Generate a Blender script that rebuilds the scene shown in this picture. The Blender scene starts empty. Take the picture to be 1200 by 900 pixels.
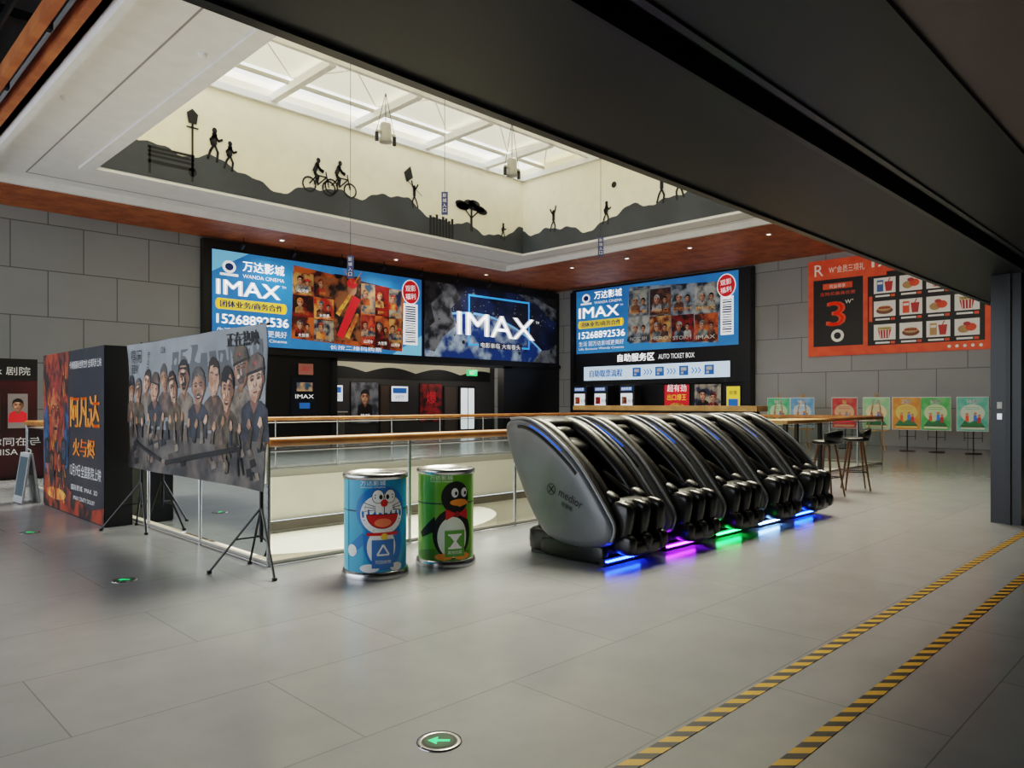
import bpy, math, random
from mathutils import Vector, Matrix
from mathutils.geometry import tessellate_polygon
R=random.Random(7)
sc=bpy.context.scene
EMK=1.3
def lin(c): return tuple(((v/255)/12.92 if v/255<=.04045 else ((v/255+.055)/1.055)**2.4) for v in c)+(1,)
MC={}
def mat(name,c=(128,128,128),rough=.5,metal=0,emit=0,c2=None,scale=3,ecol=None,detail=4,spec=None,coat=0,lo=.4,hi=.6):
    if name in MC: return MC[name]
    m=bpy.data.materials.new(name);m.use_nodes=True;nt=m.node_tree;b=nt.nodes['Principled BSDF']
    b.inputs['Base Color'].default_value=lin(c);b.inputs['Roughness'].default_value=rough;b.inputs['Metallic'].default_value=metal
    if spec is not None: b.inputs['Specular IOR Level'].default_value=spec
    if coat: b.inputs['Coat Weight'].default_value=coat;b.inputs['Coat Roughness'].default_value=.08
    if emit:
        b.inputs['Emission Color'].default_value=lin(ecol or c);b.inputs['Emission Strength'].default_value=emit*(EMK if emit<2 else 1)
    c2=c2 or tuple(max(0,v*.98) for v in c)
    n=nt.nodes.new('ShaderNodeTexNoise');n.inputs['Scale'].default_value=scale;n.inputs['Detail'].default_value=detail
    tc=nt.nodes.new('ShaderNodeTexCoord');nt.links.new(tc.outputs['Object'],n.inputs['Vector'])
    r=nt.nodes.new('ShaderNodeValToRGB');r.color_ramp.elements[0].color=lin(c);r.color_ramp.elements[1].color=lin(c2)
    r.color_ramp.elements[0].position=lo;r.color_ramp.elements[1].position=hi
    nt.links.new(n.outputs['Fac'],r.inputs['Fac']);nt.links.new(r.outputs['Color'],b.inputs['Base Color'])
    if emit and not ecol: nt.links.new(r.outputs['Color'],b.inputs['Emission Color'])
    MC[name]=m;return m
def tiles(name,c,c2,seam,axes,w,h,rough,mortar=.006,off=.5,nscale=1.5,spec=.5,va=.06):
    m=bpy.data.materials.new(name);m.use_nodes=True;nt=m.node_tree;b=nt.nodes['Principled BSDF']
    tc=nt.nodes.new('ShaderNodeTexCoord');sx=nt.nodes.new('ShaderNodeSeparateXYZ');cx=nt.nodes.new('ShaderNodeCombineXYZ')
    nt.links.new(tc.outputs['Object'],sx.inputs[0])
    nt.links.new(sx.outputs[axes[0]],cx.inputs[0]);nt.links.new(sx.outputs[axes[1]],cx.inputs[1])
    br=nt.nodes.new('ShaderNodeTexBrick');br.offset=off
    for k,v in (('Scale',1),('Mortar Size',mortar),('Mortar Smooth',.1),('Brick Width',w),('Row Height',h),('Bias',0)): br.inputs[k].default_value=v
    br.inputs['Color1'].default_value=lin(c);br.inputs['Color2'].default_value=lin(c2);br.inputs['Mortar'].default_value=lin(seam)
    nt.links.new(cx.outputs[0],br.inputs['Vector'])
    n=nt.nodes.new('ShaderNodeTexNoise');n.inputs['Scale'].default_value=nscale;n.inputs['Detail'].default_value=6;n.inputs['Roughness'].default_value=.65
    nt.links.new(tc.outputs['Object'],n.inputs['Vector'])
    mr=nt.nodes.new('ShaderNodeMapRange');mr.inputs['To Min'].default_value=1-va;mr.inputs['To Max'].default_value=1+va
    mr.inputs['From Min'].default_value=.3;mr.inputs['From Max'].default_value=.7
    nt.links.new(n.outputs['Fac'],mr.inputs['Value'])
    vm=nt.nodes.new('ShaderNodeVectorMath');vm.operation='SCALE'
    nt.links.new(br.outputs['Color'],vm.inputs[0]);nt.links.new(mr.outputs[0],vm.inputs['Scale'])
    nt.links.new(vm.outputs[0],b.inputs['Base Color'])
    b.inputs['Roughness'].default_value=rough;b.inputs['Specular IOR Level'].default_value=spec
    MC[name]=m;return m
def glassmat(name,tint,gl=.12):
    m=bpy.data.materials.new(name);m.use_nodes=True;nt=m.node_tree;nt.nodes.clear()
    o=nt.nodes.new('ShaderNodeOutputMaterial');t=nt.nodes.new('ShaderNodeBsdfTransparent');t.inputs[0].default_value=lin(tint)
    g=nt.nodes.new('ShaderNodeBsdfGlossy');g.inputs['Roughness'].default_value=.03;g.inputs[0].default_value=(.9,.95,.93,1)
    l=nt.nodes.new('ShaderNodeLayerWeight');l.inputs['Blend'].default_value=gl
    x=nt.nodes.new('ShaderNodeMixShader');nt.links.new(l.outputs['Fresnel'],x.inputs[0]);nt.links.new(t.outputs[0],x.inputs[1]);nt.links.new(g.outputs[0],x.inputs[2])
    nt.links.new(x.outputs[0],o.inputs[0]);MC[name]=m;return m
def fabric(name,c,tr,em):
    m=bpy.data.materials.new(name);m.use_nodes=True;nt=m.node_tree;nt.nodes.clear()
    o=nt.nodes.new('ShaderNodeOutputMaterial');t=nt.nodes.new('ShaderNodeBsdfTransparent');t.inputs[0].default_value=lin(c)
    d=nt.nodes.new('ShaderNodeBsdfDiffuse');d.inputs[0].default_value=lin(c);e=nt.nodes.new('ShaderNodeEmission');e.inputs[0].default_value=lin(c);e.inputs[1].default_value=em
    a=nt.nodes.new('ShaderNodeAddShader');nt.links.new(d.outputs[0],a.inputs[0]);nt.links.new(e.outputs[0],a.inputs[1])
    x=nt.nodes.new('ShaderNodeMixShader');x.inputs[0].default_value=tr
    nt.links.new(a.outputs[0],x.inputs[1]);nt.links.new(t.outputs[0],x.inputs[2]);nt.links.new(x.outputs[0],o.inputs[0]);MC[name]=m;return m

class MB:
    def __init__(s,name): s.name=name;s.v=[];s.f=[];s.m=[];s.sm=[];s.mats=[];s.bevel=0
    def mi(s,m):
        if m not in s.mats: s.mats.append(m)
        return s.mats.index(m)
    def add(s,vs,fs,m,smooth=False):
        b=len(s.v);s.v+= [tuple(v) for v in vs];k=s.mi(m)
        for f in fs: s.f.append([b+i for i in f]);s.m.append(k);s.sm.append(smooth)
    def box(s,x0,y0,z0,x1,y1,z1,m,M=None):
        vs=[Vector((x,y,z)) for z in(z0,z1) for y in(y0,y1) for x in(x0,x1)]
        if M: vs=[M@v for v in vs]
        s.add(vs,[(0,2,3,1),(4,5,7,6),(0,1,5,4),(2,6,7,3),(0,4,6,2),(1,3,7,5)],m)
    def tube(s,pts,r,m,n=10,caps=True,sq=None):
        pts=[Vector(p) for p in pts];rs=r if isinstance(r,(list,tuple)) else [r]*len(pts)
        vs=[];up=None
        for i,p in enumerate(pts):
            d=(pts[min(i+1,len(pts)-1)]-pts[max(i-1,0)]).normalized()
            if up is None:
                up=Vector((0,0,1)) if abs(d.z)<.9 else Vector((1,0,0))
            a=d.cross(up).normalized();b=a.cross(d).normalized();up=b
            for k in range(n):
                t=2*math.pi*k/n;vs.append(p+(a*math.cos(t)+b*math.sin(t))*rs[i])
        fs=[]
        for i in range(len(pts)-1):
            for k in range(n): fs.append((i*n+k,i*n+(k+1)%n,(i+1)*n+(k+1)%n,(i+1)*n+k))
        s.add(vs,fs,m,n>6)
        if caps:
            s.add([vs[k] for k in range(n)],[tuple(range(n))],m);s.add([vs[-n+k] for k in range(n)],[tuple(range(n))],m)
    def lathe(s,prof,c,m,n=48,smooth=True):
        vs=[(c[0]+r*math.cos(2*math.pi*k/n),c[1]+r*math.sin(2*math.pi*k/n),c[2]+z) for r,z in prof for k in range(n)]
        fs=[(i*n+k,i*n+(k+1)%n,(i+1)*n+(k+1)%n,(i+1)*n+k) for i in range(len(prof)-1) for k in range(n)]
        s.add(vs,fs,m,smooth)
    def pad(s,c,sz,m,rx=0,e=.45,nu=20,nv=12,rz=0,ry=0):
        def p(v,e): return math.copysign(abs(v)**e,v)
        M=Matrix.Translation(c)@Matrix.Rotation(rz,4,'Z')@Matrix.Rotation(ry,4,'Y')@Matrix.Rotation(rx,4,'X')
        vs=[]
        for i in range(nv+1):
            a=-math.pi/2+math.pi*i/nv
            for k in range(nu):
                o=2*math.pi*k/nu
                vs.append(M@Vector((sz[0]*p(math.cos(a),e)*p(math.cos(o),e),sz[1]*p(math.cos(a),e)*p(math.sin(o),e),sz[2]*p(math.sin(a),e))))
        s.add(vs,[(i*nu+k,i*nu+(k+1)%nu,(i+1)*nu+(k+1)%nu,(i+1)*nu+k) for i in range(nv) for k in range(nu)],m,True)
    def data(s):
        me=bpy.data.meshes.new(s.name);me.from_pydata(s.v,[],s.f)
        for m in s.mats: me.materials.append(m)
        me.polygons.foreach_set('material_index',s.m);me.polygons.foreach_set('use_smooth',s.sm);me.update();return me
    def build(s,parent=None,loc=None):
        o=bpy.data.objects.new(s.name,s.data());sc.collection.objects.link(o)
        if parent: o.parent=parent
        if loc: o.location=loc
        if s.bevel:
            b=o.modifiers.new('b','BEVEL');b.width=s.bevel;b.segments=2;b.limit_method='ANGLE'
        return o
def empty(name,loc=(0,0,0)):
    e=bpy.data.objects.new(name,None);e.location=loc;e.empty_display_size=.2;sc.collection.objects.link(e);return e
TXT={}
def textmesh(t):
    if t in TXT: return TXT[t]
    c=bpy.data.curves.new('t','FONT');c.body=t;c.size=1;c.resolution_u=3
    o=bpy.data.objects.new('t',c);sc.collection.objects.link(o)
    dg=bpy.context.evaluated_depsgraph_get();dg.update();ev=o.evaluated_get(dg);me=ev.to_mesh()
    vs=[(v.co.x,v.co.y) for v in me.vertices];fs=[tuple(p.vertices) for p in me.polygons]
    ev.to_mesh_clear();bpy.data.objects.remove(o)
    if not vs: vs=[(0,0),(1,0),(1,1)];fs=[(0,1,2)]
    x0=min(v[0] for v in vs);x1=max(v[0] for v in vs);y0=min(v[1] for v in vs);y1=max(v[1] for v in vs)
    TXT[t]=(vs,fs,x0,x1,y0,y1);return TXT[t]
class Board(MB):
    def __init__(s,name,O=None,U=None,V=(0,0,1),N=None,step=.006,mapf=None,maxlen=None):
        super().__init__(name);s.step=step;s.maxlen=maxlen
        if mapf: s.mp=mapf
        else:
            O=Vector(O);U=Vector(U);V=Vector(V);N=Vector(N);s.mp=lambda x,y,l:O+U*x+V*y+N*l
    def flat(s,vs,fs,m,L):
        tri=[]
        for f in fs:
            for i in range(1,len(f)-1): tri.append((vs[f[0]],vs[f[i]],vs[f[i+1]]))
        if s.maxlen:
            out=[];st=tri
            while st:
                a,b,c=st.pop();e=[(math.dist(a,b),0),(math.dist(b,c),1),(math.dist(c,a),2)];mx=max(e)
                if mx[0]<=s.maxlen: out.append((a,b,c));continue
                if mx[1]==0: q=((a[0]+b[0])/2,(a[1]+b[1])/2);st+=[(a,q,c),(q,b,c)]
                elif mx[1]==1: q=((b[0]+c[0])/2,(b[1]+c[1])/2);st+=[(a,b,q),(a,q,c)]
                else: q=((a[0]+c[0])/2,(a[1]+c[1])/2);st+=[(a,b,q),(q,b,c)]
            tri=out
        V=[];F=[]
        for t in tri:
            k=len(V);V+=[s.mp(p[0],p[1],L*s.step) for p in t];F.append((k,k+1,k+2))
        s.add(V,F,m)
    def poly(s,pts,m,L=1):
        t=tessellate_polygon([[Vector((p[0],p[1],0)) for p in pts]]);s.flat(pts,[tuple(f) for f in t],m,L)
    def rect(s,x0,y0,x1,y1,m,L=1,rot=0):
        cx,cy=(x0+x1)/2,(y0+y1)/2;c,n=math.cos(rot),math.sin(rot)
        s.flat([(cx+(x-cx)*c-(y-cy)*n,cy+(x-cx)*n+(y-cy)*c) for x,y in((x0,y0),(x1,y0),(x1,y1),(x0,y1))],[(0,1,2,3)],m,L)
    def ell(s,cx,cy,rx,ry,m,L=1,n=28,a0=0,a1=2*math.pi,rot=0):
        P=[]
        full=abs(a1-a0-2*math.pi)<1e-6
        for k in range(n+(0 if full else 1)):
            a=a0+(a1-a0)*k/n;x,y=rx*math.cos(a),ry*math.sin(a)
            P.append((cx+x*math.cos(rot)-y*math.sin(rot),cy+x*math.sin(rot)+y*math.cos(rot)))
        P.append((cx,cy));c=len(P)-1
        s.flat(P,[(c,i,(i+1)%c) for i in range(c if full else c-1)],m,L)
    def line(s,x0,y0,x1,y1,w,m,L=1,w2=None):
        w2=w if w2 is None else w2
        d=math.hypot(x1-x0,y1-y0) or 1;nx,ny=-(y1-y0)/d,(x1-x0)/d
        s.flat([(x0+nx*w/2,y0+ny*w/2),(x1+nx*w2/2,y1+ny*w2/2),(x1-nx*w2/2,y1-ny*w2/2),(x0-nx*w/2,y0-ny*w/2)],[(0,1,2,3)],m,L)
    def frame(s,x0,y0,x1,y1,w,m,L=1):
        s.rect(x0,y0,x1,y0+w,m,L);s.rect(x0,y1-w,x1,y1,m,L);s.rect(x0,y0+w,x0+w,y1-w,m,L);s.rect(x1-w,y0+w,x1,y1-w,m,L)
    def text(s,t,x,y,h,m,L=2,w=None,al='l',rot=0,bold=0):
        vs,fs,x0,x1,y0,y1=textmesh(t)
        sy=h/(y1-y0);sx=w/(x1-x0) if w else sy
        W=(x1-x0)*sx;ox=x-(W/2 if al=='c' else (W if al=='r' else 0))
        for k in ([0] if not bold else [-bold,0,bold]):
            P=[]
            for a,b in vs:
                px,py=(a-x0)*sx+ox-x+k,(b-y0)*sy
                P.append((x+px*math.cos(rot)-py*math.sin(rot),y+px*math.sin(rot)+py*math.cos(rot)))
            s.flat(P,fs,m,L+abs(k)/(bold or 1)*.1)
    def vtext(s,t,x,y,h,m,L=2):
        for i,ch in enumerate(t): s.text(ch,x,y-i*h*1.2,h,m,L,al='c')
    def person(s,x,y,h,m,L=1,pose=0,fl=1):
        j=[[(0,.5),(0,.8)],[(0,.5),(.1,.27),(.07,0)],[(0,.5),(-.12,.3),(-.2,.05)],[(0,.78),(.12,.62),(.22,.68)],[(0,.78),(-.12,.62),(-.08,.48)]]
        if pose==1: j[3]=[(0,.78),(.1,.95),(.14,1.15)];j[4]=[(0,.78),(-.12,.9),(-.2,1.05)]
        if pose==2: j=[[(0,.5),(.12,.78)],[(0,.5),(.16,.38),(.12,.15)],[(0,.5),(.1,.3),(.02,.12)],[(.12,.75),(.25,.62),(.34,.6)],[(.12,.75),(.22,.6),(.32,.55)]]
        hx=.0 if pose!=2 else .16
        for q,seg in enumerate(j):
            w=.15 if q==0 else .075
            for a,b in zip(seg,seg[1:]):
                s.line(x+fl*a[0]*h,y+a[1]*h,x+fl*b[0]*h,y+b[1]*h,w*h,m,L);s.ell(x+fl*b[0]*h,y+b[1]*h,w*h/2,w*h/2,m,L,8)
        s.ell(x+fl*hx*h,y+.91*h,.075*h,.09*h,m,L,12)
    def face(s,x,y,r,skin,hair,dark,L=2,hat=None,body=None,tilt=0,smile=0):
        c_,n_=math.cos(tilt),math.sin(tilt)
        T=lambda px,py:(x+(px*c_-py*n_)*r,y+(px*n_+py*c_)*r)
        def E(px,py,rx,ry,m,l,n=12): a=T(px,py);s.ell(a[0],a[1],rx*r,ry*r,m,l,n,rot=tilt)
        def PL(pts,m,l): s.poly([T(*p) for p in pts],m,l)
        sh=mat('face_shade',(132,88,68),.55);sk2=mat('face_light',(236,196,170),.5)
        s.poly([(x-r*.55,y-r*.95),(x-r*1.25,y-r*1.35),(x-r*1.4,y-r*2.9),(x+r*1.4,y-r*2.9),(x+r*1.25,y-r*1.35),(x+r*.55,y-r*.95)],body or hair,L)
        s.poly([(x-r*.3,y-r*.7),(x-r*.36,y-r*1.1),(x,y-r*1.6),(x+r*.36,y-r*1.1),(x+r*.3,y-r*.7)],sh,L+.1)
        E(0,.22,.84,1.0,hair,L+.2,18);E(-.74,-.05,.12,.22,sh,L+.3,8);E(.74,-.05,.12,.22,sh,L+.3,8)
        PL([(-.7,.4),(-.72,0),(-.6,-.5),(-.34,-.9),(0,-1.08),(.34,-.9),(.6,-.5),(.72,0),(.7,.4),(.4,.8),(-.4,.8)],skin,L+.45)
        PL([(.25,.5),(.7,.4),(.72,0),(.6,-.5),(.34,-.9),(0,-1.08),(.22,-.75),(.42,-.3),(.32,.05)],sh,L+.5)
        E(-.36,-.28,.17,.12,sk2,L+.55);E(-.05,.42,.3,.1,sk2,L+.55);E(-.02,-.1,.07,.2,sk2,L+.72)
        PL([(-.76,.25),(-.5,.52),(-.1,.6),(.4,.5),(.76,.25),(.74,.8),(.3,1.15),(-.3,1.15),(-.74,.8)],hair,L+.6)
        for d in(-.31,.31):
            E(d,.1,.19,.1,sh,L+.65);E(d,.08,.12,.038,dark,L+.8,8)
            PL([(d-.2,.24),(d,.32),(d+.2,.25),(d+.18,.19),(d,.25),(d-.18,.18)],dark,L+.8)
        PL([(-.05,.05),(-.17,-.25),(-.08,-.32),(.1,-.32),(.18,-.25),(.05,.05)],sh,L+.68)
        if smile: E(0,-.58,.27,.12,mat('mouth_dark',(70,24,22)),L+.8);E(0,-.54,.2,.045,mat('eye_white',(205,195,185)),L+.85,8)
        else: E(0,-.56,.22,.05,mat('lips',(130,60,50)),L+.8,10)
        if hat:
            PL([(-.82,.4),(-.78,.85),(-.4,1.3),(.2,1.35),(.72,1.0),(.84,.45)],hat,L+1);PL([(-.88,.35),(.9,.4),(.86,.55),(-.85,.5)],dark,L+1.1);E(0,.85,.1,.1,mat('cat_red',(206,34,34),.3),L+1.15,6)

# ------------------------------------------------ materials
M_floor=tiles('floor_stone_tile',(150,151,154),(146,148,151),(122,122,124),(0,1),1.8,.9,.2,.0035,.5,2.2,.5,.07)
M_wallA=tiles('grey_cladding_a',(146,147,147),(138,140,140),(92,92,92),(0,2),1.75,1.27,.45,.015,.5,.6)
M_wallB=tiles('grey_cladding_b',(162,163,162),(154,155,155),(108,108,108),(1,2),1.75,1.27,.45,.015,.5,.6)
WH=mat('white_ceiling_paint',(238,236,234),.6);CREAM=mat('cream_paint',(242,235,214),.7)
BLK=mat('black_panel',(14,14,16),.4);DK=mat('dark_metal',(24,24,26),.42,.1);DK2=mat('dark_metal_soffit',(40,40,42),.32,.2)
WOODS=mat('wood_slat',(186,112,66),.5,c2=(156,88,52),scale=2);WOOD=mat('handrail_wood',(190,126,66),.35,c2=(165,104,52),scale=4)
LWOOD=mat('light_wood',(206,160,104),.45,c2=(186,142,88),scale=3)
STEEL=mat('brushed_steel',(190,190,192),.25,1);BLEATH=mat('black_leather',(12,12,14),.32,coat=.2);BPL=mat('black_plastic',(12,12,14),.35)
GLASS=glassmat('balustrade_glass',(234,240,238));MUR=mat('mural_slate_grey',(62,67,74),.7,c2=(54,58,64),scale=.7);MURB=mat('mural_black',(16,17,20),.7)
W=mat('print_white',(240,240,240),.6);KB=mat('print_black',(14,14,16),.6)

# ------------------------------------------------ room shell
VX0,VX1,VY0,VY1=3.16,18.4,6.2,14.9
f=MB('floor')
for a in((-9,-6,VX0,24),(VX0,-6,VX1,VY0),(VX0,VY1,VX1,24),(VX1,-6,27,24),(13,24,27.2,29)):
    f.box(a[0],a[1],-.6,a[2],a[3],0,M_floor)
f.build()
fa=MB('trim_1')   # atrium edge fascias
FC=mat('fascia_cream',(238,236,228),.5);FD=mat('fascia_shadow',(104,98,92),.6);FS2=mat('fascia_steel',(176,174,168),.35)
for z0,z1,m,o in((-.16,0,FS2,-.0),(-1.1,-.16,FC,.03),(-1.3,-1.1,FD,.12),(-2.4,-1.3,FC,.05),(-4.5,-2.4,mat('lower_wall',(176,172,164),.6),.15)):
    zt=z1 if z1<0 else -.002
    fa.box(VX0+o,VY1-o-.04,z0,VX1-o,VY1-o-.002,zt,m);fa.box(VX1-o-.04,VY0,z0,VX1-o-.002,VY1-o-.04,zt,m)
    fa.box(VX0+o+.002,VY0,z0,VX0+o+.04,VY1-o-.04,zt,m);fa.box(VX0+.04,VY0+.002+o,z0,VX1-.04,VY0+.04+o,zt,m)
# curved lower bulkhead bands
for z0,z1,rr,m in((-1.9,-1.35,4.2,FC),(-2.3,-1.95,4.0,FS2),(-3.2,-2.35,4.4,FC)):
    n=30;cx,cy=9.2,VY1-.2;P=[(cx+rr*math.cos(math.pi+math.pi*i/n),cy+.62*rr*math.sin(math.pi+math.pi*i/n)) for i in range(n+1)]
    fa.add([(x,y,z) for z in(z0,z1) for x,y in P],[(i,i+1,n+2+i,n+1+i) for i in range(n)],m,True);fa.add([(x,y,z1) for x,y in P],[tuple(range(n+1))],m)
fa.build()
lf=MB('floor_lower');lf.box(VX0-6,VY0-6,-4.7,VX1+6,VY1+6,-4.5,mat('lower_floor',(215,210,200),.3));lf.build()
w=MB('wall_back');w.box(-9,23.3,0,14,23.6,7,M_wallA);w.box(22.5,23.3,0,26.5,23.6,7,M_wallA);w.box(14,23.3,3.1,22.5,23.6,7,M_wallA);w.build()
w=MB('wall_right');w.box(26.2,-6,0,26.5,23.3,7,M_wallB);w.build()
w=MB('light_block_wall_front');w.box(-9,-6.2,0,27,-6,3.2,M_wallA);w.build()  # unseen wall added behind the camera to block sky light from the foreground
w=MB('light_block_wall_left');w.box(-9.2,-6,0,-9,2.86,3.2,M_wallB);w.build()  # added out of view; blocks side light under the low soffit only
CW=mat('corridor_wall',(66,64,64),.6)
w=MB('wall_corridor');w.box(13,28.5,0,27.2,28.7,3.6,CW);w.box(13,23.6,0,13.2,28.5,3.6,CW);w.box(27,23.6,0,27.2,28.5,3.6,CW);w.build()
w=MB('ceiling_corridor');w.box(13,23.6,3.6,27.2,28.7,3.7,DK);w.build()
OX0,OX1,OY0,OY1=5.1,19.0,4.6,18.45;ZC=6.8
c=MB('ceiling')
for a in((3.15,2.86,OX0,20.6),(OX1,2.86,20.2,20.6),(OX0,OY1,OX1,20.6),(OX0,2.86,OX1,OY0)): c.box(a[0],a[1],ZC,a[2],a[3],ZC+.25,WH)
c.build()
t=MB('trim_2')
for a in((OX0-.28,OY0-.2,OX0,OY1+.28),(OX1,OY0-.2,OX1+.28,OY1+.28),(OX0,OY1,OX1,OY1+.28)): t.box(a[0],a[1],ZC-.05,a[2],a[3],ZC,WH)
G=mat('groove_grey',(150,146,142),.7)
for a in((4.05,2.9,4.08,20.0),(4.05,19.97,19.9,20.0),(19.87,2.9,19.9,19.97)): t.box(a[0],a[1],ZC-.006,a[2],a[3],ZC+.01,G)
t.box(3.15,2.9,ZC-.18,3.27,20.6,7.75,WH)
for a in((3.15,20.5,20.3,20.62),(20.18,2.9,20.3,20.5)): t.box(a[0],a[1],ZC-.18,a[2],a[3],ZC+.2,WH)
t.build()
s=MB('ceiling_slats')
s.box(-9,20.62,6.95,26.2,23.3,7.05,BLK);s.box(20.3,-6,6.95,26.2,20.62,7.05,BLK)
y=20.7
while y<23.2: s.box(-9,y,6.7,26.2,y+.11,6.8,WOODS);y+=.155
x=20.36
while x<26.1: s.box(x,-6,6.7,x+.11,20.66,6.8,WOODS);x+=.155
s.build()
s=MB('ceiling_dark');s.box(-9,2.86,7.6,3.15,20.62,7.7,BLK)
for x in(2.55,2.88): s.box(x,2.9,6.72,x+.12,20.6,6.95,WOODS)
for i in range(12): s.box(2.3-i*.45,2.9,7.0,2.34-i*.45,20.6,7.15,DK)
for i in range(6): s.box(-9,4+i*3,7.2,3,4.15+i*3,7.35,DK)
s.build()
b=MB('beam_shutter')
b.box(-9,1.84,3.0,27,2.86,7.7,DK);b.box(-9,1.64,3.12,27,1.84,3.4,BLK);b.box(-9,.98,3.0,27,1.64,3.3,DK)
b.box(-9,1.62,2.985,27,1.66,3.0,BPL);b.box(-9,1.82,2.985,27,1.86,3.0,BPL)
b.box(-9,2.80,2.98,27,2.86,3.0,DK2)
b.build()
b=MB('ceiling_low');b.box(-9,-6,3.02,27,.98,3.2,mat('soffit_taupe',(120,104,100),.45));b.build()
p=MB('pillar');p.box(10.4,1.88,0,11.2,2.19,2.995,mat('pillar_black',(18,18,19),.3,.1));p.box(10.36,1.98,0,10.4,2.03,2.99,BPL)
p.box(10.385,2.07,1.38,10.4,2.12,1.46,W);p.box(10.385,2.07,1.25,10.4,2.12,1.32,STEEL);p.build()

# skylight well
ZT=9.7
w=MB('wall_skylight_well')
w.box(OX0-.1,OY1,ZC+.25,OX1+.1,OY1+.15,ZT+.3,CREAM);w.box(OX1,OY0,ZC+.25,OX1+.15,OY1,ZT+.3,CREAM);w.box(OX0-.15,OY0,ZC+.25,OX0,OY1,ZT+.3,CREAM);w.box(OX0,OY0-.15,ZC+.25,OX1,OY0,ZT+.3,CREAM)
well=w.build()
sk=MB('window_1')
WF=mat('white_steel',(232,232,230),.4);WFG=mat('frame_grey',(176,174,166),.4)
FA=fabric('shade_fabric_glow',(240,230,204),.3,.2);FB=fabric('shade_fabric_glow_bright',(252,250,244),.55,.9)  # emission puts the daylight glow into the cloth itself
xs=[6.76,9.36,11.96,14.56,17.16]
for x in xs:
    sk.box(x-.09,15.4,ZT-.22,x+.09,OY1,ZT-.02,WF);sk.box(x-.05,OY0,ZT-.05,x+.05,15.4,ZT+.1,WFG)
sk.box(OX0,OY1-.12,ZT-.3,OX1,OY1-.02,ZT-.12,WF);sk.box(OX1-.12,OY0,ZT-.3,OX1-.02,OY1,ZT-.12,WF)
sk.box(OX0,15.32,ZT-.16,OX1,15.44,ZT,WF);sk.box(OX0,17.4,ZT-.06,OX1,17.44,ZT+.04,WFG)
ex=[OX0]+xs+[OX1]
for i in range(len(ex)-1):
    a,bx=ex[i],ex[i+1]
    sk.add([(a,17.4,ZT+.12),(bx,17.4,ZT+.12),(bx,OY1,ZT+.12),(a,OY1,ZT+.12)],[(0,1,2,3)],FB)
    cx=(a+bx)/2;q=[(a,15.4,ZT+.12),(bx,15.4,ZT+.12),(bx,17.4,ZT+.12),(a,17.4,ZT+.12)]
    sk.add(q+[(cx,16.4,ZT+.45)],[(0,1,4),(1,2,4),(2,3,4),(3,0,4)],FA)
    for k in range(4): sk.tube([q[k],(cx,16.4,ZT+.43)],.014,WFG,5)
    y=15.4
    while y>OY0+.5:
        y2=max(OY0,y-2.7);cx,cy=(a+bx)/2,(y+y2)/2
        q=[(a,y,ZT+.05),(bx,y,ZT+.05),(bx,y2,ZT+.05),(a,y2,ZT+.05),(cx,cy,ZT+.55)]
        sk.add(q,[(0,1,4),(1,2,4),(2,3,4),(3,0,4)],FA)
        sk.box(a,y2-.03,ZT-.03,bx,y2+.03,ZT+.05,WFG)
        for k in range(4): sk.tube([q[k],(cx,cy,ZT+.53)],.014,WFG,5)
        y=y2
sk.build()
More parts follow.
